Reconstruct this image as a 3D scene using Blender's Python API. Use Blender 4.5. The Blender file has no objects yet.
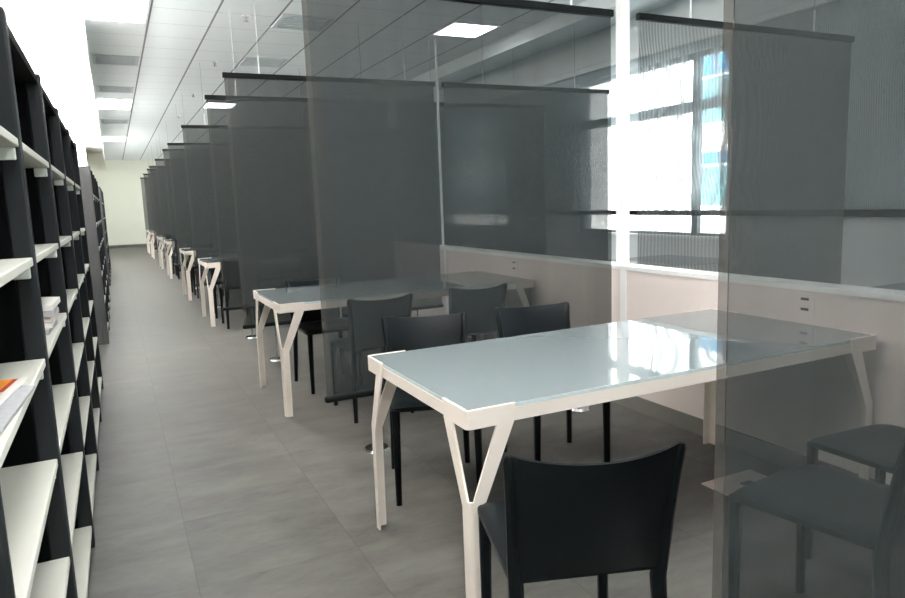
import bpy, bmesh, math, random
from mathutils import Vector, Matrix
random.seed(7)
sc = bpy.context.scene
col = sc.collection
PI = math.pi

# ------------------------------------------------------------------ materials
def new_mat(name):
    m = bpy.data.materials.new(name); m.use_nodes = True
    nt = m.node_tree; nt.nodes.clear()
    out = nt.nodes.new('ShaderNodeOutputMaterial')
    return m, nt, out
def N(nt, t, **kw):
    n = nt.nodes.new(t)
    for k, v in kw.items(): setattr(n, k, v)
    return n
def bsdf(nt, color=(.8,.8,.8), rough=.5, spec=.5, metal=0.0, coat=0.0):
    b = N(nt, 'ShaderNodeBsdfPrincipled')
    b.inputs['Base Color'].default_value = (*color, 1)
    b.inputs['Roughness'].default_value = rough
    b.inputs['Specular IOR Level'].default_value = spec
    b.inputs['Metallic'].default_value = metal
    b.inputs['Coat Weight'].default_value = coat
    b.inputs['Coat Roughness'].default_value = .03
    return b
def math_n(nt, op, a, b=None, c=None):
    n = N(nt, 'ShaderNodeMath', operation=op)
    for i, v in enumerate((a, b, c)):
        if v is None: continue
        if isinstance(v, (int, float)): n.inputs[i].default_value = v
        else: nt.links.new(v, n.inputs[i])
    return n.outputs[0]
def mixc(nt, fac, a, b):
    n = N(nt, 'ShaderNodeMix', data_type='RGBA')
    if isinstance(fac, (int, float)): n.inputs[0].default_value = fac
    else: nt.links.new(fac, n.inputs[0])
    for idx, v in ((6, a), (7, b)):
        if isinstance(v, tuple): n.inputs[idx].default_value = (*v, 1)
        else: nt.links.new(v, n.inputs[idx])
    return n.outputs[2]
def noise(nt, scale, detail=3, vec=None, rough=.55):
    n = N(nt, 'ShaderNodeTexNoise'); n.inputs['Scale'].default_value = scale
    n.inputs['Detail'].default_value = detail; n.inputs['Roughness'].default_value = rough
    if vec is not None: nt.links.new(vec, n.inputs['Vector'])
    return n.outputs['Fac']
def ramp(nt, fac, a, b):
    n = N(nt, 'ShaderNodeMapRange'); nt.links.new(fac, n.inputs[0])
    n.inputs[1].default_value = .3; n.inputs[2].default_value = .7
    n.inputs[3].default_value = a; n.inputs[4].default_value = b
    return n.outputs[0]

def simple(name, color, rough=.5, spec=.5, metal=0.0, coat=0.0, var=.05, scale=30, bump=0.0):
    m, nt, out = new_mat(name)
    b = bsdf(nt, color, rough, spec, metal, coat)
    tc = N(nt, 'ShaderNodeTexCoord')
    f = noise(nt, scale, 3, tc.outputs['Object'])
    if var:
        dark = tuple(c*(1-var) for c in color); light = tuple(min(1, c*(1+var)) for c in color)
        nt.links.new(mixc(nt, f, dark, light), b.inputs['Base Color'])
    if bump:
        bp = N(nt, 'ShaderNodeBump'); bp.inputs['Strength'].default_value = bump
        bp.inputs['Distance'].default_value = .002
        nt.links.new(f, bp.inputs['Height']); nt.links.new(bp.outputs[0], b.inputs['Normal'])
    nt.links.new(b.outputs[0], out.inputs[0])
    return m

def emit(name, color, strength):
    m, nt, out = new_mat(name)
    e = N(nt, 'ShaderNodeEmission'); e.inputs[0].default_value = (*color, 1); e.inputs[1].default_value = strength
    nt.links.new(e.outputs[0], out.inputs[0])
    return m

def floor_mat():
    m, nt, out = new_mat('grey stone tile')
    b = bsdf(nt, rough=.4, spec=.22)
    g = N(nt, 'ShaderNodeNewGeometry'); s = N(nt, 'ShaderNodeSeparateXYZ')
    nt.links.new(g.outputs['Position'], s.inputs[0])
    ux = math_n(nt, 'DIVIDE', math_n(nt, 'ADD', s.outputs[0], 60-.15), .6)
    uy = math_n(nt, 'DIVIDE', math_n(nt, 'ADD', s.outputs[1], 60-3.1), .6)
    def line(u, w):
        f = math_n(nt, 'FRACT', u)
        d = math_n(nt, 'MINIMUM', f, math_n(nt, 'SUBTRACT', 1.0, f))
        return math_n(nt, 'LESS_THAN', d, w)
    grout = math_n(nt, 'MAXIMUM', line(ux, .0045), math_n(nt, 'MULTIPLY', line(uy, .0035), .6))
    cell = N(nt, 'ShaderNodeCombineXYZ')
    nt.links.new(math_n(nt, 'FLOOR', ux), cell.inputs[0]); nt.links.new(math_n(nt, 'FLOOR', uy), cell.inputs[1])
    wn = N(nt, 'ShaderNodeTexWhiteNoise', noise_dimensions='3D'); nt.links.new(cell.outputs[0], wn.inputs[0])
    # streaky clouding that differs from tile to tile
    off = N(nt, 'ShaderNodeVectorMath', operation='MULTIPLY_ADD')
    nt.links.new(wn.outputs['Color'], off.inputs[0]); off.inputs[1].default_value = (9, 9, 9)
    sc_ = N(nt, 'ShaderNodeVectorMath', operation='MULTIPLY'); nt.links.new(g.outputs['Position'], sc_.inputs[0])
    sc_.inputs[1].default_value = (1.0, 2.2, 1.0)
    nt.links.new(sc_.outputs[0], off.inputs[2])
    f1 = noise(nt, 2.6, 6, off.outputs[0], .65)
    f2 = noise(nt, 26, 4, off.outputs[0], .6)
    base = mixc(nt, ramp(nt, f1, 0, 1), (.050,.049,.044), (.140,.138,.124))
    base = mixc(nt, math_n(nt, 'MULTIPLY', ramp(nt, f2, 0, 1), .22), base, (.145,.14,.13))
    v = math_n(nt, 'MULTIPLY', wn.outputs['Value'], .16)
    base = mixc(nt, v, base, (.07,.068,.063))
    base = mixc(nt, math_n(nt, 'MULTIPLY', grout, .34), base, (.03,.029,.026))
    nt.links.new(base, b.inputs['Base Color'])
    nt.links.new(ramp(nt, f1, .42, .54), b.inputs['Roughness'])
    bp = N(nt, 'ShaderNodeBump'); bp.inputs['Strength'].default_value = .12; bp.inputs['Distance'].default_value = .004
    nt.links.new(f2, bp.inputs['Height']); nt.links.new(bp.outputs[0], b.inputs['Normal'])
    nt.links.new(b.outputs[0], out.inputs[0])
    return m

def ceiling_mat():
    m, nt, out = new_mat('white ceiling tile')
    b = bsdf(nt, rough=.9, spec=.1)
    g = N(nt, 'ShaderNodeNewGeometry'); s = N(nt, 'ShaderNodeSeparateXYZ')
    nt.links.new(g.outputs['Position'], s.inputs[0])
    ux = math_n(nt, 'DIVIDE', math_n(nt, 'ADD', s.outputs[0], 60-.51), .6)
    uy = math_n(nt, 'DIVIDE', math_n(nt, 'ADD', s.outputs[1], 60-6.8), .6)
    def line(u, w):
        f = math_n(nt, 'FRACT', u)
        d = math_n(nt, 'MINIMUM', f, math_n(nt, 'SUBTRACT', 1.0, f))
        return math_n(nt, 'LESS_THAN', d, w)
    f = noise(nt, 60, 3, g.outputs['Position'])
    base = mixc(nt, f, (.80,.835,.84), (.86,.885,.885))
    base = mixc(nt, math_n(nt, 'MULTIPLY', line(uy, .011), .42), base, (.25,.26,.27))
    base = mixc(nt, math_n(nt, 'MULTIPLY', line(ux, .017), .85), base, (.16,.165,.17))
    nt.links.new(base, b.inputs['Base Color'])
    nt.links.new(b.outputs[0], out.inputs[0])
    return m

def mesh_fabric(name, color, open_, streak, pitch=0.0, pitch_axis=0, amp=0.0, trans=.4):
    """woven screen cloth: open weave lets light through, yarns scatter it"""
    m, nt, out = new_mat(name)
    tc = N(nt, 'ShaderNodeTexCoord')
    mp = N(nt, 'ShaderNodeMapping'); mp.inputs['Scale'].default_value = (5.0, 5.0, .25)
    nt.links.new(tc.outputs['Object'], mp.inputs[0])
    f = noise(nt, 1.6, 3, mp.outputs[0])
    mp2 = N(nt, 'ShaderNodeMapping'); mp2.inputs['Scale'].default_value = (160, 160, 4)
    nt.links.new(tc.outputs['Object'], mp2.inputs[0])
    f2 = noise(nt, 1.0, 2, mp2.outputs[0])
    fac = math_n(nt, 'ADD', ramp(nt, f, open_-streak, open_+streak),
                 math_n(nt, 'MULTIPLY', math_n(nt, 'SUBTRACT', f2, .5), streak*.8))
    if pitch:
        s = N(nt, 'ShaderNodeSeparateXYZ'); nt.links.new(tc.outputs['Object'], s.inputs[0])
        wob = noise(nt, 1.3, 1, tc.outputs['Object'])
        u = math_n(nt, 'ADD', s.outputs[pitch_axis], math_n(nt, 'MULTIPLY', wob, .10))
        w = math_n(nt, 'SINE', math_n(nt, 'MULTIPLY', u, 2*PI/pitch))
        cw = N(nt, 'ShaderNodeClamp'); nt.links.new(math_n(nt, 'MULTIPLY', w, 3.0), cw.inputs[0]); cw.inputs[1].default_value = -1; w = cw.outputs[0]
        fac = math_n(nt, 'ADD', fac, math_n(nt, 'MULTIPLY', w, amp))
    # seen at a slant the weave closes up
    lw = N(nt, 'ShaderNodeLayerWeight'); lw.inputs[0].default_value = .5
    d = N(nt, 'ShaderNodeBsdfDiffuse'); d.inputs[0].default_value = (*color, 1)
    t = N(nt, 'ShaderNodeBsdfTranslucent'); t.inputs[0].default_value = (*color, 1)
    dm = N(nt, 'ShaderNodeMixShader'); dm.inputs[0].default_value = trans
    nt.links.new(d.outputs[0], dm.inputs[1]); nt.links.new(t.outputs[0], dm.inputs[2])
    tr = N(nt, 'ShaderNodeBsdfTransparent'); tr.inputs[0].default_value = (1, 1, 1, 1)
    mx = N(nt, 'ShaderNodeMixShader')
    cl = N(nt, 'ShaderNodeClamp'); nt.links.new(fac, cl.inputs[0])
    nt.links.new(cl.outputs[0], mx.inputs[0])
    nt.links.new(dm.outputs[0], mx.inputs[1]); nt.links.new(tr.outputs[0], mx.inputs[2])
    nt.links.new(mx.outputs[0], out.inputs[0])
    return m

def glass_mat(name, tint=(.97,.99,.99)):
    m, nt, out = new_mat(name)
    tr = N(nt, 'ShaderNodeBsdfTransparent'); tr.inputs[0].default_value = (*tint, 1)
    gl = N(nt, 'ShaderNodeBsdfGlossy'); gl.inputs['Roughness'].default_value = .02
    fr = N(nt, 'ShaderNodeFresnel'); ge = N(nt, 'ShaderNodeNewGeometry')
    nt.links.new(math_n(nt, 'SUBTRACT', 1.45, math_n(nt, 'MULTIPLY', ge.outputs['Backfacing'], 1.45-1/1.45)), fr.inputs[0])
    mx = N(nt, 'ShaderNodeMixShader')
    nt.links.new(fr.outputs[0], mx.inputs[0]); nt.links.new(tr.outputs[0], mx.inputs[1]); nt.links.new(gl.outputs[0], mx.inputs[2])
    nt.links.new(mx.outputs[0], out.inputs[0])
    return m

def shade_mat():
    return mesh_fabric('pale roller shade cloth', (.45,.5,.52), .44, .01, pitch=.01805, pitch_axis=1, amp=.46, trans=.5)

M = dict(
    floor=floor_mat(), ceiling=ceiling_mat(),
    wall=simple('white wall paint', (.84,.82,.79), .85, .15, var=.02, scale=4),
    cream=simple('cream wall paint', (.85,.86,.76), .85, .15, var=.02, scale=3),
    coldwall=simple('pale grey wall paint', (.72,.77,.78), .85, .15, var=.03, scale=4),
    pink=simple('beige pink laminate', (.72,.645,.615), .55, .35, var=.03, scale=5),
    capwhite=simple('white lacquered cap', (.88,.89,.88), .3, .5, var=.01),
    postwhite=simple('white enamelled post', (.93,.94,.94), .45, .4, var=.01),
    plinth=simple('grey stone skirting', (.17,.165,.15), .5, .4, var=.15, scale=12),
    frame=simple('cream powder coated steel', (.83,.755,.68), .42, .4, var=.015, scale=60),
    glass_top=simple('pale blue back painted glass', (.20,.232,.24), .03, .5, coat=.3, var=.01, scale=3),
    glass_edge=simple('pale glass edge', (.6,.68,.68), .1, .5, var=.02),
    black=simple('black leather', (.0022,.0042,.0055), .42, .17, var=.2, scale=120, bump=.25),
    blackbar=simple('black anodised bar', (.006,.0075,.008), .5, .15, var=.1),
    case=simple('black laminate', (.0018,.0022,.0024), .7, .05, var=.15, scale=40),
    casepost=simple('charcoal satin steel', (.012,.0145,.016), .45, .25, var=.1, scale=40),
    caseend=simple('dark grey end panel', (.085,.085,.088), .55, .35, var=.06, scale=8),
    shelf=simple('cream shelf laminate', (.58,.57,.505), .4, .4, var=.02, scale=14),
    shelfedge=simple('pale green white bracket', (.62,.66,.60), .4, .4, var=.02),
    chrome=simple('brushed chrome', (.55,.57,.58), .22, .5, metal=1.0, var=.03),
    wire=simple('grey steel wire', (.30,.32,.33), .4, .5, metal=.6, var=.05),
    sleeve=simple('white hanger sleeve', (.85,.87,.87), .4, .5, var=.01),
    screen=mesh_fabric('taupe grey mesh cloth', (.044,.051,.051), .20, .012),
    hem=mesh_fabric('taupe grey mesh hem', (.085,.078,.070), .25, .02),
    openscreen=mesh_fabric('open grey mesh cloth', (.12,.125,.125), .40, .01, pitch=.0125, pitch_axis=0, amp=.40),
    shade=shade_mat(),
    pane=glass_mat('clear window glass'),
    mullion=simple('grey window frame metal', (.22,.255,.26), .45, .4, var=.04),
    facade=simple('white stucco', (.84,.84,.82), .9, .1, var=.03, scale=1.2),
    bluepane=simple('blue office window glass', (.045,.155,.27), .15, .5, var=.35, scale=.5),
    tealpane=simple('teal office window glass', (.09,.23,.25), .15, .5, var=.25, scale=.5),
    lamp=emit('white lamp diffuser', (.97,.99,1), 13.0),
    lampframe=simple('white lamp frame', (.8,.8,.8), .5, .4, var=.01),
    vent=simple('pale grey air grille', (.50,.54,.55), .6, .3, var=.03),
    brass=simple('dull metal sprinkler', (.35,.34,.32), .4, .5, metal=.8, var=.05),
    plate=simple('pale floor outlet plate', (.62,.53,.48), .45, .4, var=.03),
    dark=simple('dark socket plastic', (.03,.03,.032), .5, .4, var=.05),
    paper=simple('newsprint paper', (.36,.36,.36), .8, .2, var=.18, scale=70),
    paperwhite=simple('white coated paper', (.66,.63,.59), .6, .3, var=.04, scale=40),
    orange=simple('orange leaflet print', (.78,.30,.04), .5, .4, var=.2, scale=30),
    redprint=simple('red leaflet print', (.42,.05,.03), .5, .4, var=.2, scale=30),
    ground=simple('pale asphalt', (.35,.35,.34), .9, .1, var=.1, scale=2),
    roof=simple('grey roof slab', (.4,.4,.4), .9, .1, var=.05),
)

# ------------------------------------------------------------------ mesh helpers
def add_box(bm, x0, x1, y0, y1, z0, z1, bevel=0.0, seg=2):
    r = bmesh.ops.create_cube(bm, size=1.0)
    vs = r['verts']
    for v in vs:
        v.co = Vector(((x0+x1)/2 + v.co.x*(x1-x0), (y0+y1)/2 + v.co.y*(y1-y0), (z0+z1)/2 + v.co.z*(z1-z0)))
    if bevel:
        es = list({e for v in vs for e in v.link_edges})
        bmesh.ops.bevel(bm, geom=es, offset=bevel, segments=seg, affect='EDGES', profile=.5)
def add_tube(bm, p, q, r0, r1=None, n=12):
    r1 = r0 if r1 is None else r1
    p = Vector(p); q = Vector(q); d = (q-p).normalized()
    a = d.orthogonal().normalized(); b = d.cross(a)
    A = [bm.verts.new(p + r0*(a*math.cos(2*PI*i/n)+b*math.sin(2*PI*i/n))) for i in range(n)]
    B = [bm.verts.new(q + r1*(a*math.cos(2*PI*i/n)+b*math.sin(2*PI*i/n))) for i in range(n)]
    for i in range(n): bm.faces.new((A[i], A[(i+1)%n], B[(i+1)%n], B[i]))
    bm.faces.new(A[::-1]); bm.faces.new(B)
def add_grid(bm, fn, nu, nv):
    g = [[bm.verts.new(fn(i/nu, j/nv)) for j in range(nv+1)] for i in range(nu+1)]
    for i in range(nu):
        for j in range(nv): bm.faces.new((g[i][j], g[i+1][j], g[i+1][j+1], g[i][j+1]))
    return g
def add_sweep(bm, rings):
    """rings: list of lists of points (same count), capped at both ends"""
    R = [[bm.verts.new(p) for p in r] for r in rings]; n = len(R[0])
    for a, b in zip(R[:-1], R[1:]):
        for i in range(n): bm.faces.new((a[i], a[(i+1)%n], b[(i+1)%n], b[i]))
    bm.faces.new(R[0][::-1]); bm.faces.new(R[-1])
def obj(name, bm, mat, parent=None, smooth=False, recalc=True):
    if recalc: bmesh.ops.recalc_face_normals(bm, faces=bm.faces)
    me = bpy.data.meshes.new(name); bm.to_mesh(me); bm.free()
    me.materials.append(mat)
    if smooth:
        me.polygons.foreach_set('use_smooth', [True]*len(me.polygons))
        try: me.set_sharp_from_angle(angle=math.radians(38))
        except Exception: pass
    o = bpy.data.objects.new(name, me); col.objects.link(o)
    if parent is not None: o.parent = parent
    return o
def boxobj(name, mat, parent, *dims, bevel=0.0):
    bm = bmesh.new(); add_box(bm, *dims, bevel=bevel); return obj(name, bm, mat, parent)
def thing(name, label, cat, loc=(0,0,0), rz=0, group=None):
    o = bpy.data.objects.new(name, None); col.objects.link(o); o.empty_display_size = .1
    o.location = loc; o.rotation_euler = (0, 0, rz)
    return tag(o, label, cat, group)
def tag(o, label, cat, group=None):
    o['label'] = label; o['category'] = cat
    if group: o['group'] = group
    return o
def struct(o): o['kind'] = 'structure'; return o
def dup(root, loc, rz, label, group=None):
    r = root.copy(); col.objects.link(r); r.location = loc; r.rotation_euler = (0, 0, rz); r['label'] = label
    if group: r['group'] = group
    def rec(src, par):
        for ch in src.children:
            c = ch.copy(); col.objects.link(c); c.parent = par; rec(ch, c)
    rec(root, r)
    return r

# ------------------------------------------------------------------ room shell
YB, YF = -3.0, 29.0          # behind the camera, far wall
XL, XW = -.64, 5.30          # left wall, window wall (inner face)
ZC = 3.28
XS = -.09                    # ceiling stops here, light slot beyond
bm = bmesh.new(); add_box(bm, XL-.1, XW+.3, YB-.1, YF+.1, -.12, 0); struct(obj('floor', bm, M['floor']))
bm = bmesh.new(); add_box(bm, XS+.0125, 4.45, YB, YF, ZC, ZC+.06)
struct(obj('ceiling', bm, M['ceiling']))
bm = bmesh.new(); add_box(bm, XL-.1, XL, YB-.1, YF+.1, 0, 3.75); struct(obj('wall_left', bm, M['wall']))
bm = bmesh.new(); add_box(bm, XL, XW, YF, YF+.1, 0, 3.75); struct(obj('wall_back', bm, M['cream']))
bm = bmesh.new(); add_box(bm, XL, XW, YB-.1, YB, 0, 3.75); struct(obj('wall_front', bm, M['wall']))
boxobj('baseboard_back', M['plinth'], None, XL, 2.8, YF-.015, YF, 0, .11); struct(bpy.data.objects['baseboard_back'])
# light slot along the left wall: side board, lip lowered to shade the ceiling edge, and roof slab
bm = bmesh.new(); add_box(bm, XS, XS+.012, YB, YF, 3.02, 3.56); add_box(bm, XL, XS+.03, YB, YF, 3.56, 3.60); struct(obj('trim_1', bm, M['wall']))
bm = bmesh.new(); add_box(bm, XL-.1, XW+.3, YB-.1, YF+.1, 3.75, 3.95); struct(obj('roof_slab', bm, M['roof']))
# bulkhead and window side ceiling
bm = bmesh.new(); add_box(bm, 4.45, 4.72, YB, YF, 3.12, 3.4); struct(obj('trim_2', bm, M['coldwall']))
bm = bmesh.new(); add_box(bm, 4.72, XW, YB, YF, ZC-.02, ZC+.06); struct(obj('trim_3', bm, M['coldwall']))
# window wall with openings
ZS, ZH = .885, 2.72
wins = [(4.82+4.14*k, 7.2+4.14*k) for k in range(-2, 6)]          # openings along y, a narrow and a wide light each
bm = bmesh.new()
add_box(bm, XW, XW+.22, YB-.1, YF+.1, 0, ZS)
add_box(bm, XW, XW+.22, YB-.1, YF+.1, ZH, 3.75)
edges = [YB-.1] + [v for w in wins for v in w] + [YF+.1]
for i in range(0, len(edges), 2):
    if edges[i+1] > edges[i]: add_box(bm, XW, XW+.22, edges[i], edges[i+1], ZS, ZH)
struct(obj('wall_right', bm, M['coldwall']))
for k, (a, b) in enumerate(wins):
    w = thing('window_%d' % (k+1), '', '', (XW, a+.465, ZS))
    for p in ('label', 'category'): del w[p]
    struct(w)
    bm = bmesh.new(); h0, h = a-(a+.465), b-(a+.465); H = ZH-ZS
    add_box(bm, .05, .12, h0, h0+.03, 0, H); add_box(bm, .05, .12, h-.05, h, 0, H)
    add_box(bm, .05, .12, h0+.03, h-.05, 0, .05); add_box(bm, .05, .12, h0+.03, h-.05, H-.05, H)
    obj('frame', bm, M['mullion'], w)
    bm = bmesh.new(); add_box(bm, .06, .11, -.04, .045, .05, H-.05); obj('mullion', bm, M['mullion'], w)
    bm = bmesh.new()
    add_box(bm, .045, .125, h0+.03, -.04, 1.27, 1.37); add_box(bm, .045, .125, .045, h-.05, 1.27, 1.37)
    obj('transom', bm, M['mullion'], w)
    for s in (-1, 1):
        lo, hi = (h0+.03, -.04) if s < 0 else (.045, h-.05)
        boxobj('pane', M['pane'], w, .082, .088, lo, hi, .05, H-.05)
    boxobj('window_sill', M['capwhite'], w, -.03, .05, h0, h, -.0, .02)

# ------------------------------------------------------------------ outside
bm = bmesh.new(); add_box(bm, XW+.3, 60, -30, 110, -2.2, -2.0); g = obj('ground', bm, M['ground']); struct(g)
bt = thing('office_building', 'white sunlit building with blue windows seen through the glass', 'building', (22, 40, -2))
boxobj('wall', M['facade'], bt, 0, 8, -40, 60, 0, 16)
K = 22/14.0
for yc0, hw_ in ((13.03, .73), (24.5, .8), (27.4, 1.6), (36.0, .8), (47.0, .8)):  # widest window added to dim the bright view through the far screens
    y1 = (yc0+hw_)*K - 40; y0 = (yc0-hw_)*K - 40
    for z0, zl, z1 in ((.76, 2.37, 2.9), (4.06, 5.85, 6.83), (8.2, 10.0, 10.9)):
        b = boxobj('window_frame', M['facade'], bt, -.06, .02, y0-.1, y1+.1, z0-.1+2, z1+.1+2)
        boxobj('lower_pane', M['tealpane'], b, -.08, -.02, y0, y1, z0+2, zl-.05+2)
        boxobj('upper_pane', M['bluepane'], b, -.08, -.02, y0, y1, zl+.06+2, z1+2)

# ------------------------------------------------------------------ ceiling fittings
def troffer(x0, x1, y0, y1, label, z=ZC):
    t = thing('ceiling_light', label, 'ceiling light', ((x0+x1)/2, (y0+y1)/2, z-.012), 0, 'recessed ceiling lights')
    a, b = (x1-x0)/2, (y1-y0)/2
    bm = bmesh.new()
    for q in ((-a, -a+.025, -b, b), (a-.025, a, -b, b), (-a+.025, a-.025, -b, -b+.025), (-a+.025, a-.025, b-.025, b)):
        add_box(bm, *q, 0, .012)
    obj('frame', bm, M['lampframe'], t)
    boxobj('diffuser', M['lamp'], t, -a+.025, a-.025, -b+.025, b-.025, .004, .011)
troffer(-.07, .50, 6.85, 8.02, 'bright ceiling light above the near aisle, touching the top of the view')
troffer(-.07, .50, 13.4, 14.7, 'bright white ceiling light farther down above the aisle, over the bookcases')
troffer(1.72, 2.28, 13.5, 14.2, 'ceiling light glowing just behind the top of a far mesh screen')
troffer(3.52, 4.11, 6.98, 7.58, 'square ceiling light beside the bulkhead, glowing through the large mesh screen')
troffer(1.72, 2.28, .25, 1.45, 'ceiling light above the nearest table, out of view')
troffer(-.07, .50, .25, 1.45, 'ceiling light above the near aisle, out of view')
troffer(1.72, 2.28, -2.2, -1.0, 'ceiling light over the floor behind the camera')
troffer(-.07, .50, 20.0, 21.2, 'most distant ceiling light above the aisle near the far wall')
def vent(x0, x1, y0, y1, label):
    t = thing('air_vent', label, 'vent', ((x0+x1)/2, (y0+y1)/2, ZC-.012), 0, 'ceiling air vents')
    a, b = (x1-x0)/2, (y1-y0)/2
    bm = bmesh.new()
    for q in ((-a, -a+.04, -b, b), (a-.04, a, -b, b), (-a+.04, a-.04, -b, -b+.04), (-a+.04, a-.04, b-.04, b)):
        add_box(bm, *q, 0, .012)
    obj('frame', bm, M['vent'], t)
    bm = bmesh.new()
    n = 6
    for i in range(n):
        y = -b+.05 + (2*b-.1)*(i+.5)/n
        add_box(bm, -a+.04, a-.04, y-.018, y+.006, .002, .011)
    obj('louvre', bm, M['vent'], t)
vent(-.05, .48, 9.75, 10.3, 'grey ceiling air vent over the aisle between the two aisle lights')
vent(-.05, .48, 12.1, 12.65, 'grey ceiling air vent just in front of the second aisle light')
vent(-.05, .48, 16.4, 17.0, 'grey ceiling air vent over the aisle beyond the second light')
vent(1.73, 2.27, 7.25, 7.8, 'grey square ceiling air vent at the upper edge of the large screen')
vent(1.73, 2.27, 9.4, 9.95, 'grey square ceiling air vent above the short row of far screens')
for i, (x, y, where) in enumerate(((1.4, 7.45, 'nearest the top edge of the view'), (1.4, 9.85, 'second from the top edge of the view'),
                                   (1.4, 12.6, 'third from the top edge of the view'), (1.4, 15.5, 'farthest, above the far screens'))):
    t = thing('sprinkler', 'small metal ceiling sprinkler, ' + where, 'sprinkler', (x, y, ZC+.003), 0, 'ceiling sprinklers')
    bm = bmesh.new(); add_tube(bm, (0,0,-.012), (0,0,0), .04); obj('flange', bm, M['lampframe'], t, True)
    bm = bmesh.new(); add_tube(bm, (0,0,-.05), (0,0,-.012), .012); add_tube(bm, (0,0,-.056), (0,0,-.05), .024); obj('head', bm, M['brass'], t, True)

# ------------------------------------------------------------------ hanging mesh screens
X0, X1 = .93, 2.84
lines = [.86, 3.5, 6.1, 7.33, 9.95, 12.6, 13.85, 16.45, 19.05, 20.3, 22.9, 25.5]
ZT, ZB = 2.47, .31
def cloth(w, h, mat, parent, name='fabric', amp=.006, x0=0.0, nu=40):
    bm = bmesh.new(); ph = random.random()*6
    def fn(u, v):
        x = x0 + u*w
        k = math.sin(PI*v)
        return Vector((x, amp*k*(math.sin(x*3.1+ph)+.5*math.sin(x*7.7+2*ph)), v*h))
    add_grid(bm, fn, nu, 8)
    return obj(name, bm, mat, parent, smooth=True, recalc=False)
def make_screen(loc, w, label, mat, group, stands=True, cat='screen', hangers=(.29, -.29)):
    t = thing('mesh_screen', label, cat, loc, 0, group)
    h = ZT - ZB
    e = .026 if stands else 0
    f = cloth(w-e, h-.06, mat, t, amp=.006 if not stands else .005); f.location = (e, 0, .03)
    if stands:
        hm = cloth(e, h-.06, M['hem'], t, 'side_hem', 0, 0, 2); hm.location = (0, 0, .03)
    bm = bmesh.new(); add_box(bm, -.012, w+.012, -.016, .016, h-.042, h, .004); obj('top_bar', bm, M['blackbar'], t)
    bm = bmesh.new(); add_box(bm, -.012, w+.012, -.018, .018, 0, .036, .012, 3); obj('bottom_bar', bm, M['blackbar'], t, True)
    for dx in hangers:
        x = dx if dx > 0 else w+dx
        bm = bmesh.new(); add_tube(bm, (x,0,h+.02), (x,0,ZC-ZB), .0022, n=6); hg = obj('hanger_wire', bm, M['wire'], t, True)
        bm = bmesh.new(); add_tube(bm, (x,0,h), (x,0,h+.15), .006, n=8); obj('sleeve', bm, M['sleeve'], hg, True)
    if stands:
        for x in (.265, w-.265):
            bm = bmesh.new(); add_tube(bm, (x,0,-ZB+.012), (x,0,.002), .008, n=8); p = obj('stay_pole', bm, M['chrome'], t, True)
            bm = bmesh.new(); add_tube(bm, (x,0,-ZB+.001), (x,0,-ZB+.013), .075, .065, n=24); obj('base_disc', bm, M['chrome'], p, True)
    return t
ordn = ['nearest', 'second', 'third', 'fourth', 'fifth', 'sixth', 'seventh', 'eighth', 'ninth', 'tenth', 'eleventh', 'last']
base = None
for i, y in enumerate(lines):
    lab = ['nearest grey mesh screen hanging at the right edge in front of the first table',
           'large grey mesh screen hanging between the first and second tables'][i] if i < 2 else \
          '%s grey mesh screen along the aisle counting from the camera' % ordn[i] if i < 11 else \
          'farthest grey mesh screen along the aisle, before the pale far wall'
    make_screen((X0, y, ZB), X1-X0, lab, M['screen'], 'mesh screens hanging along the aisle')
for i, y in list(enumerate(lines))[1:6]:
    make_screen((3.06 if i == 1 else 2.945, y, ZB), 2.06 if i == 1 else 1.96, '%s see-through mesh screen by the windows beyond the low partition' % ('nearest' if i == 1 else ordn[i-1]),
                M['openscreen'] if i == 1 else M['screen'], 'mesh screens by the windows', stands=False, hangers=(.43, -.43))

# ------------------------------------------------------------------ white posts and low partitions
bm = bmesh.new(); add_box(bm, 2.90, 2.965, 3.47, 3.53, .9102, ZC-.001, .006)
tag(obj('post', bm, M['postwhite']), 'bright white vertical post beside the right end of the large screen', 'post')
bm = bmesh.new(); add_box(bm, 2.868, 2.888, 6.09, 6.11, .9102, 2.86, .003)
tag(obj('post', bm, M['postwhite']), 'thin white rod in the gap between two screens, seen through the large screen', 'post')
bays = [(.82, 3.42), (3.4205, 6.02), (6.0205, 7.25), (7.2505, 9.87), (9.8705, 12.65)]
blabel = ['beige pink low partition beside the nearest table', 'beige pink low partition beside the second table',
          'short beige partition in the gap between two screens', 'beige low partition beside the third table', 'beige low partition beside the fourth table']
for (a, b), lab in zip(bays, blabel):
    t = thing('low_partition', lab, 'partition', (2.85, (a+b)/2, 0), 0, 'low partitions along the windows'); h = (b-a)/2
    boxobj('panel', M['pink'], t, 0, .115, -h, h, .0, .885)
    boxobj('joint_strip', M['capwhite'], t, -.006, 0, h-.055, h, .095, .885)
    boxobj('cap', M['capwhite'], t, -.008, .13, -h, h, .885, .91)
    boxobj('skirting', M['plinth'], t, -.009, 0, -h, h, 0, .095)
    if b-a > 2:
        s = boxobj('socket_plate', M['pink'], t, -.004, 0, -.053, .047, .76, .87)
        for z in (.797, .845): boxobj('socket_slot', M['dark'], s, -.006, -.003, -.023, .017, z-.006, z+.006)

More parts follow.
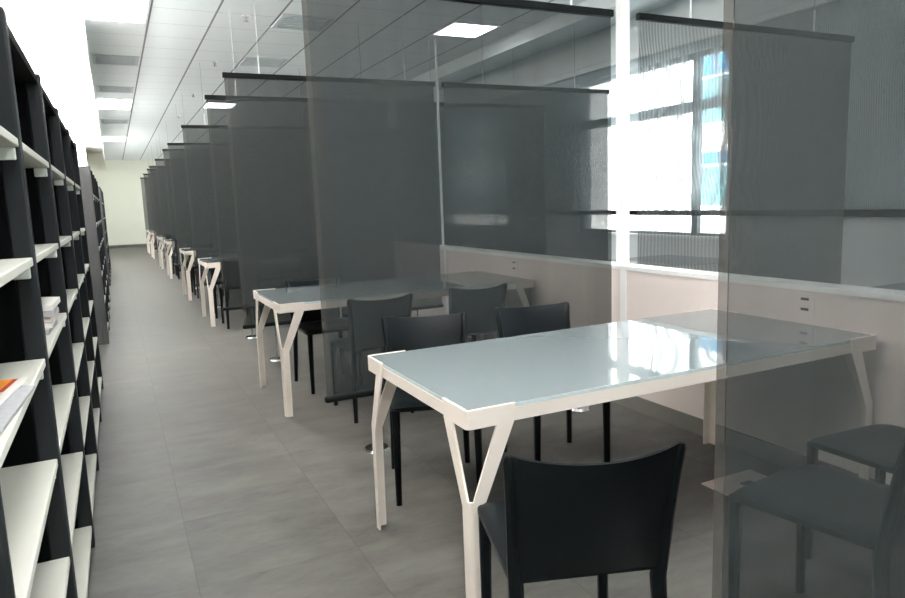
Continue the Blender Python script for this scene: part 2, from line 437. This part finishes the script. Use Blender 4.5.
# ------------------------------------------------------------------ tables
def corner_leg(sx, sy, cx, cy):
    """folded steel plate: bar along the rail, two slanting arms, one corner post, wrapped round the corner"""
    bm = bmesh.new(); T = .007
    pts = [(-.165,.742), (-.158,.683), (-.046,.43), (-.042,0), (.042,0), (.046,.43), (.158,.683), (.165,.742)]
    hole = [(.011,.455), (.098,.683), (-.098,.683), (-.011,.455)]
    P = [bm.verts.new((s, 0, z)) for s, z in pts]; H = [bm.verts.new((s, 0, z)) for s, z in hole]
    a,b,c,d,e,f,g,h = P; ho, hr, hl, hp = H
    for fc in ((a,b,hl,hr,g,h), (b,c,hp,hl), (g,hr,ho,f), (c,d,e,f,ho,hp)): bm.faces.new(fc)
    ex = bmesh.ops.extrude_face_region(bm, geom=list(bm.faces))
    for v in [x for x in ex['geom'] if isinstance(x, bmesh.types.BMVert)]: v.co.y += T
    r = .016; al = r*PI/4
    for k in range(-4, 5):
        bmesh.ops.bisect_plane(bm, geom=bm.verts[:]+bm.edges[:]+bm.faces[:], plane_co=(al*k/4+1e-6,0,0), plane_no=(1,0,0), dist=1e-7)
    # cap strip lying on the glass edge
    for s0, s1 in ((.014,.165), (-.165,-.014)):
        add_box(bm, s0, s1, 0, .009, .7403, .7422)
    for v in bm.verts:
        s, dd, z = v.co
        if s > al: x, y = r+(s-al), dd
        elif s < -al: x, y = dd, r+(-s-al)
        else:
            th = -PI/4*3 + s/r          # direction from arc centre to the corner
            x, y = r + (r-dd)*math.cos(th), r + (r-dd)*math.sin(th)
        v.co = Vector((cx + sx*x, cy + sy*y, z))
    return bm
def make_table(loc, label, L, W, group):
    t = thing('reading_table', label, 'table', loc, 0, group)
    a, b = L/2, W/2
    bm = bmesh.new(); add_box(bm, -a+.008, a-.008, -b+.008, b-.008, .726, .7400, .002, 2)
    gt = obj('glass_top', bm, M['glass_top'], t); gt.data.materials.append(M['glass_edge'])
    for p in gt.data.polygons: p.material_index = 0 if p.normal.z > .9 else 1
    bm = bmesh.new()
    for q in ((-a+.008, a-.008, -b+.007, -b+.03), (-a+.008, a-.008, b-.03, b-.007), (-a+.007, -a+.03, -b+.03, b-.03), (a-.03, a-.007, -b+.03, b-.03)):
        add_box(bm, *q, .684, .7255)
    obj('rail_frame', bm, M['frame'], t)
    for sx in (1, -1):
        for sy in (1, -1):
            obj('leg', corner_leg(sx, sy, -a*sx, -b*sy), M['frame'], t, True)
    return t
ty = [2.185, 4.80, 8.72, 11.38, 15.15, 17.8, 21.65, 24.3]
tl = ['nearest white framed table with a pale glass top, in the foreground', 'second white framed glass topped table, behind the large screen',
      'third white framed table along the aisle', 'fourth white framed table along the aisle', 'fifth white framed table along the aisle',
      'sixth white framed table along the aisle', 'seventh white framed table along the aisle', 'farthest white framed table along the aisle']
t0 = make_table((1.838, ty[0], 0), tl[0], 1.925, .89, 'glass topped tables along the aisle')
for y, l in list(zip(ty, tl))[1:]: dup(t0, (1.845 if y < 8 else 1.86, y, 0), 0, l)
t1 = make_table((3.97, ty[0], 0), 'nearest glass topped table on the window side behind the low partition', 1.925, .89, 'glass topped tables by the windows')
dup(t1, (4.0, ty[1], 0), 0, 'second glass topped table on the window side, reflecting the window behind the partition')
dup(t1, (4.0, ty[2], 0), 0, 'third glass topped table on the window side')

# ------------------------------------------------------------------ chairs
def sq_ring(c, wx, wy, ch=.25):
    x, y, z = c; a, b = wx/2, wy/2; k = min(a, b)*ch*2
    return [Vector((x+px, y+py, z)) for px, py in ((a-k,-b),(a,-b+k),(a,b-k),(a-k,b),(-a+k,b),(-a,b-k),(-a,-b+k),(-a+k,-b))]
BW = .190
def back_path(z):          # half width and y of the back edge line at height z
    t = max(0, (z-.42)/.36)
    return BW - .006 + .016*t*t + .004*t, -.205 - .05*t - .015*t*t
def make_chair(loc, rz, label, group):
    t = thing('chair', label, 'chair', loc, rz, group)
    # seat: rounded slab, slightly dished, turned down rim
    bm = bmesh.new()
    def seat_pt(u, v, z):
        x = (u*2-1); y = (v*2-1)
        ex = .207 - .010*(1-v)
        X, Y = x*ex, y*.218 - .002
        k = .03
        cx_, cy_ = ex-k, .218-k
        if abs(X) > cx_ and abs(Y+.002) > cy_:
            dx, dy = abs(X)-cx_, abs(Y+.002)-cy_
            m = max(dx, dy)/math.hypot(dx, dy) if math.hypot(dx, dy) > 0 else 1
            X = math.copysign(cx_+dx*m, X); Y = -.002 + math.copysign(cy_+dy*m, Y+.002)
        return Vector((X, Y, z))
    n = 14
    top = lambda u, v: seat_pt(u, v, .468 - .010*math.sin(PI*u)*math.sin(PI*v) - .012*max(0, abs(2*v-1)**8) - .010*abs(2*u-1)**8)
    bot = lambda u, v: seat_pt(u, v, .436 + .010*(1-v))
    G = add_grid(bm, top, n, n); Bt = add_grid(bm, bot, n, n)
    def rim(lst_a, lst_b):
        for i in range(len(lst_a)-1): bm.faces.new((lst_a[i], lst_a[i+1], lst_b[i+1], lst_b[i]))
    rim([G[i][0] for i in range(n+1)], [Bt[i][0] for i in range(n+1)])
    rim([G[i][n] for i in range(n+1)], [Bt[i][n] for i in range(n+1)])
    rim(G[0], Bt[0]); rim(G[n], Bt[n])
    obj('seat', bm, M['black'], t, True)
    # curved back panel
    bm = bmesh.new(); NU, NV, TH = 20, 12, .020
    def back_pt(u, v, side):
        s = 2*u-1
        zb = .462 - .022*abs(s)**7
        zt = .784 - .014*(1-s*s) + .004*abs(s)**6
        z = zb + (zt-zb)*v
        hw, y0 = back_path(z)
        sag = .050*(1-s*s)*(0.45+.55*v)
        th = TH*(1-.45*abs(2*v-1)**6)
        return Vector((s*(hw-.004), y0 - sag + side*th/2, z))
    F = add_grid(bm, lambda u, v: back_pt(u, v, 1), NU, NV); Bk = add_grid(bm, lambda u, v: back_pt(u, v, -1), NU, NV)
    rim([F[i][0] for i in range(NU+1)], [Bk[i][0] for i in range(NU+1)]); rim([F[i][NV] for i in range(NU+1)], [Bk[i][NV] for i in range(NU+1)])
    rim(F[0], Bk[0]); rim(F[NU], Bk[NU])
    obj('backrest', bm, M['black'], t, True)
    for s in (-1, 1):
        bm = bmesh.new()
        add_sweep(bm, [sq_ring((s*(.182+.004*(1-k)), .205, .445*k), .026+.010*k, .026+.010*k) for k in (0, .35, .7, 1)])
        obj('leg', bm, M['black'], t, True)
        bm = bmesh.new(); rings = []
        for z in (0, .15, .3, .42, .5, .58, .66, .72, .772, .785):
            if z <= .42:
                k = z/.42; c = (s*(.192-.012*k), -.235+.03*k, z); w = .026+.011*k; d = .026+.012*k
            else:
                hw, y0 = back_path(z); c = (s*hw, y0, z); q = (z-.42)/.36
                w = .037-.010*q; d = .038-.012*q
                if z > .78: w *= .55; d *= .55
            rings.append(sq_ring(c, w, d, .3))
        add_sweep(bm, rings)
        obj('leg', bm, M['black'], t, True)
    return t
GR = 'black chairs at the reading tables'
c0 = make_chair((1.022, 1.466, 0), math.radians(-18.5), 'black leather chair in front, seen from behind, pulled up to the nearest table', GR)
dup(c0, (1.814, 1.22, 0), math.radians(7), 'black chair behind the nearest screen, at the right edge of the view', GR)
dup(c0, (2.36, 1.36, 0), math.radians(-4), 'black chair nearest the partition, seen dimly behind the nearest screen', GR)
dup(c0, (1.281, 2.904, 0), PI+math.radians(-19), 'black chair across the nearest table, left of the two facing the camera', GR)
dup(c0, (1.93, 2.83, 0), PI+math.radians(-10), 'black chair across the nearest table, right of the two facing the camera', GR)
tw = ['', 'second table', 'third table', 'fourth table', 'fifth table', 'sixth table']
for i in range(1, 6):
    y = ty[i]; j = lambda s: math.radians(random.uniform(-s, s))
    dup(c0, (1.43 if i == 1 else 1.24, y-.56 if i == 1 else y-.47, 0), j(4), 'black chair at the aisle end of the near side of the %s' % tw[i], GR)
    dup(c0, (1.36 if i == 1 else 1.24, y+.22 if i == 1 else y+.36, 0), PI+j(6), 'black chair at the aisle end of the far side of the %s' % tw[i], GR)
    if i < 3:
        dup(c0, (2.15, y-.52, 0), j(6), 'black chair at the window end of the near side of the %s' % tw[i], GR)
        if i > 1: dup(c0, (2.12, y+.30, 0), PI+j(6), 'black chair at the window end of the far side of the %s' % tw[i], GR)

# ------------------------------------------------------------------ bookcases
XF, XBK = -.196, -.60
def bookcase(y0, y1, label, zs=(.10, .415, .70, .98, 1.25, 1.555), H=1.87, xf=XF, endpanel=False, xb=XBK):
    t = thing('bookcase', label, 'bookcase', ((xf+xb)/2, (y0+y1)/2, 0), 0, 'black bookcases along the left wall')
    h = (y1-y0)/2; d = (xf-xb)/2; w = .024
    for s in (-1, 1):
        bm = bmesh.new(); e = s*h
        lo, hi = (e, e+w) if s < 0 else (e-w, e)
        add_box(bm, -d, d-.05, lo+.003, hi-.003, 0, H-.01)
        p = obj('side_panel', bm, M['caseend'] if endpanel and s < 0 else M['case'], t)
        bm = bmesh.new(); add_box(bm, d-.05, d, lo, hi, 0, H+.008, .006, 2); obj('front_post', bm, M['caseend'] if endpanel and s < 0 else M['casepost'], p)
    boxobj('back_panel', M['case'], t, -d, -d+.012, -h+w, h-w, .03, H-.02)
    boxobj('top_panel', M['case'], t, -d+.012, d-.01, -h+w, h-w, H-.03, H)
    boxobj('kick_board', M['case'], t, d-.05, d-.03, -h+w, h-w, 0, .07)
    for z in zs:
        s = boxobj('shelf', M['shelf'], t, -d+.013, d-.004, -h+w+.001, h-w-.001, z-.022, z, bevel=.003)
        for q in (-1, 1):
            bm = bmesh.new()
            lo, hi = (-h+w, -h+w+.014) if q < 0 else (h-w-.014, h-w)
            add_box(bm, d-.055, d-.012, lo, hi, z-.055, z-.0225, .004)
            obj('bracket', bm, M['shelfedge'], s)
    return t
ys = [1.2, 2.12, 3.06, 4.0, 4.95, 5.9]
bl = ['black bookcase nearest the camera, holding leaflets on a white shelf', 'second black bookcase from the camera, holding a small pile of magazines',
      'third black bookcase from the camera, with empty white shelves', 'fourth black bookcase from the camera, with empty white shelves', 'fifth black bookcase, last before the gap along the left wall']
for a, b, l in zip(ys[:-1], ys[1:], bl): bookcase(a, b, l)
for k, y in enumerate((7.9, 8.85, 9.8, 10.75)):
    bookcase(y, y+.95, ['black bookcase with a dark grey end panel, first after the gap', 'second bookcase after the gap along the left wall',
             'third bookcase after the gap along the left wall', 'fourth bookcase after the gap along the left wall'][k], H=1.82, xf=-.165, endpanel=(k == 0))
for k, y in enumerate((14.2, 15.15, 16.1, 17.05)):
    bookcase(y, y+.95, ['bookcase with grey end starting the farthest run by the left wall', 'second bookcase of the farthest run by the left wall',
             'third bookcase of the farthest run by the left wall', 'last bookcase of the farthest run by the left wall'][k], H=1.82, xf=-.165, endpanel=(k == 0))
# papers on the shelves
def sheet_stack(name, label, cat, loc, rz, w, d, layers, group=None, tilt=0):
    t = thing(name, label, cat, loc, rz, group)
    z = 0
    for i, (mat, th, dx) in enumerate(layers):
        bm = bmesh.new()
        def fn(u, v, zz):
            return Vector(((u-.5)*w + dx, (v-.5)*d, zz + .004*math.sin(PI*u)*(i+1)*.5))
        G = add_grid(bm, lambda u, v: fn(u, v, z+th), 8, 2); B = add_grid(bm, lambda u, v: fn(u, v, z), 8, 2)
        for A_, B_ in ((G[0], B[0]), (G[-1], B[-1]), ([g[0] for g in G], [b[0] for b in B]), ([g[-1] for g in G], [b[-1] for b in B])):
            for q in range(len(A_)-1): bm.faces.new((A_[q], A_[q+1], B_[q+1], B_[q]))
        obj('cover' if i == len(layers)-1 else 'pages', bm, mat, t, True)
        z += th+.0005
    return t
z3 = .9805
lf = sheet_stack('leaflet', 'white leaflet with orange and red picture on the nearest bookcase shelf', 'leaflet', (-.322, 1.68, z3+.012), math.radians(-7), .20, .25, [(M['paperwhite'], .003, 0)])
bm = bmesh.new(); add_grid(bm, lambda u, v: Vector((-.08+.152*u, -.005+.12*v, .0040+.002*math.sin(PI*(.1+.76*u)))), 8, 2); obj('picture', bm, M['orange'], lf, recalc=False)
bm = bmesh.new(); add_grid(bm, lambda u, v: Vector((.072+.010*u, -.005+.12*v, .0040+.002*math.sin(PI*(.86+.05*u)))), 1, 1); obj('picture_band', bm, M['redprint'], lf, recalc=False)
sheet_stack('newspaper', 'folded grey newspaper under the leaflet at the shelf front', 'newspaper', (-.285, 1.55, z3), math.radians(-4), .16, .36, [(M['paper'], .004, 0), (M['paper'], .005, .003)])
cols = [M['paper'], M['paperwhite'], M['plate'], M['paper'], M['paperwhite']]
for i in range(5):
    sheet_stack('magazine', 'magazine in a small pile on the second bookcase, %s' % ['at the very bottom', 'second from the bottom', 'in the middle', 'second from the top', 'on the top'][i],
                'magazine', (-.29+.004*i, 2.62+.006*(i%3), z3+.0005+i*.0188), math.radians(3*(i%2)-2), .15, .24, [(cols[i], .015, 0), (cols[(i+2)%5], .002, 0)], 'pile of magazines on the second bookcase')

# ------------------------------------------------------------------ roller shades, floor box
for a, b, lab in ((1.28, 6.18, 'pale roller shade with a black bottom bar on the nearest window'), (6.24, 11.1, 'roller shade with a black bottom bar on the window behind the large screen'),
                  (11.16, 16.0, 'roller shade with a black bottom bar on the distant windows')):
    t = thing('roller_shade', lab, 'window shade', (5.235, (a+b)/2, 1.115), 0, 'roller shades on the windows'); h = (b-a)/2
    bm = bmesh.new(); add_grid(bm, lambda u, v: Vector((0, -h+2*h*u, .03+1.66*v)), 4, 2); obj('cloth', bm, M['shade'], t, recalc=False)
    bm = bmesh.new(); add_box(bm, -.02, .02, -h-.004, h+.004, 0, .055, .012, 3); obj('bottom_bar', bm, M['blackbar'], t, True)
    bm = bmesh.new(); add_box(bm, -.03, .063, -h, h, 1.68, 1.75, .008); obj('cassette', bm, M['coldwall'], t)
t = thing('floor_outlet', 'pale square floor outlet plate under the nearest table by the partition', 'floor outlet', (2.51, 2.175, 0))
boxobj('plate', M['plate'], t, -.16, .16, -.075, .075, .0005, .006)
boxobj('socket', M['dark'], t, -.02, .05, -.05, -.02, .006, .009)

# ------------------------------------------------------------------ lights
def area(name, loc, rot, sx, sy, power, color=(1,1,1), spread=None):
    l = bpy.data.lights.new(name, 'AREA'); l.shape = 'RECTANGLE'; l.size = sx; l.size_y = sy; l.energy = power; l.color = color
    if spread: l.spread = spread
    o = bpy.data.objects.new(name, l); col.objects.link(o); o.location = loc; o.rotation_euler = rot
    return o
# slot lamps wash the left wall from above; the other row is added fill
for k in range(24):
    y = .6 + 1.2*k
    if y > 26.6: break
    if y < 24: area('ceiling_fill', (-.50, y, 2.86), (0, math.radians(180+30), 0), .06, .9, 5.2, (.91, .97, 1), math.radians(115))  # unseen fill without a fixture, added to brighten the ceiling
    area('slot_lamp', (-.15, y, 3.42), (0, math.radians(62), 0), .10, .5, 21, (1, .98, .965), math.radians(100))
s = bpy.data.lights.new('sun', 'SUN'); s.energy = 20; s.angle = math.radians(.5); s.color = (1, .98, .94)
so = bpy.data.objects.new('sun', s); col.objects.link(so)
so.rotation_euler = Vector((.72, .25, -.70)).to_track_quat('-Z', 'Y').to_euler()
w = bpy.data.worlds.new('sky'); sc.world = w; w.use_nodes = True
bg = w.node_tree.nodes['Background']; bg.inputs[0].default_value = (.78, .90, 1.0, 1); bg.inputs[1].default_value = 2.5

# ------------------------------------------------------------------ camera
f, cx, cy = 686.0, 452.5, 299.0
Yv = Vector((113-cx, 212-cy, f)).normalized()
Zd = Vector((620-cx, 5000-cy, f)).normalized(); Zd = (Zd - Yv*Zd.dot(Yv)).normalized()
Xv = Zd.cross(Yv)
if Xv.x < 0: Xv = -Xv
Zu = -Zd
right = Vector((Xv.x, Yv.x, Zu.x)); up = -Vector((Xv.y, Yv.y, Zu.y)); back = -Vector((Xv.z, Yv.z, Zu.z))
cam = bpy.data.cameras.new('camera'); cam.sensor_width = 36; cam.sensor_fit = 'HORIZONTAL'; cam.lens = f/905*36
cam.clip_start = .02; cam.clip_end = 300
co = bpy.data.objects.new('camera', cam); col.objects.link(co)
mw = Matrix.Identity(4)
for i in range(3): mw[i][0], mw[i][1], mw[i][2] = right[i], up[i], back[i]
mw[0][3], mw[1][3], mw[2][3] = 0, 0, 1.36
co.matrix_world = mw
sc.camera = co

# ------------------------------------------------------------------ render look
sc.view_settings.view_transform = 'Standard'; sc.view_settings.look = 'None'
sc.view_settings.exposure = 1.58; sc.view_settings.gamma = 1.0; sc.view_settings.use_curve_mapping = False
cy_ = sc.cycles
cy_.transparent_max_bounces = 64; cy_.max_bounces = 10; cy_.diffuse_bounces = 6; cy_.glossy_bounces = 4; cy_.transmission_bounces = 6
cy_.use_denoising = True; cy_.sample_clamp_indirect = 8.0
cy_.caustics_reflective = False; cy_.caustics_refractive = False
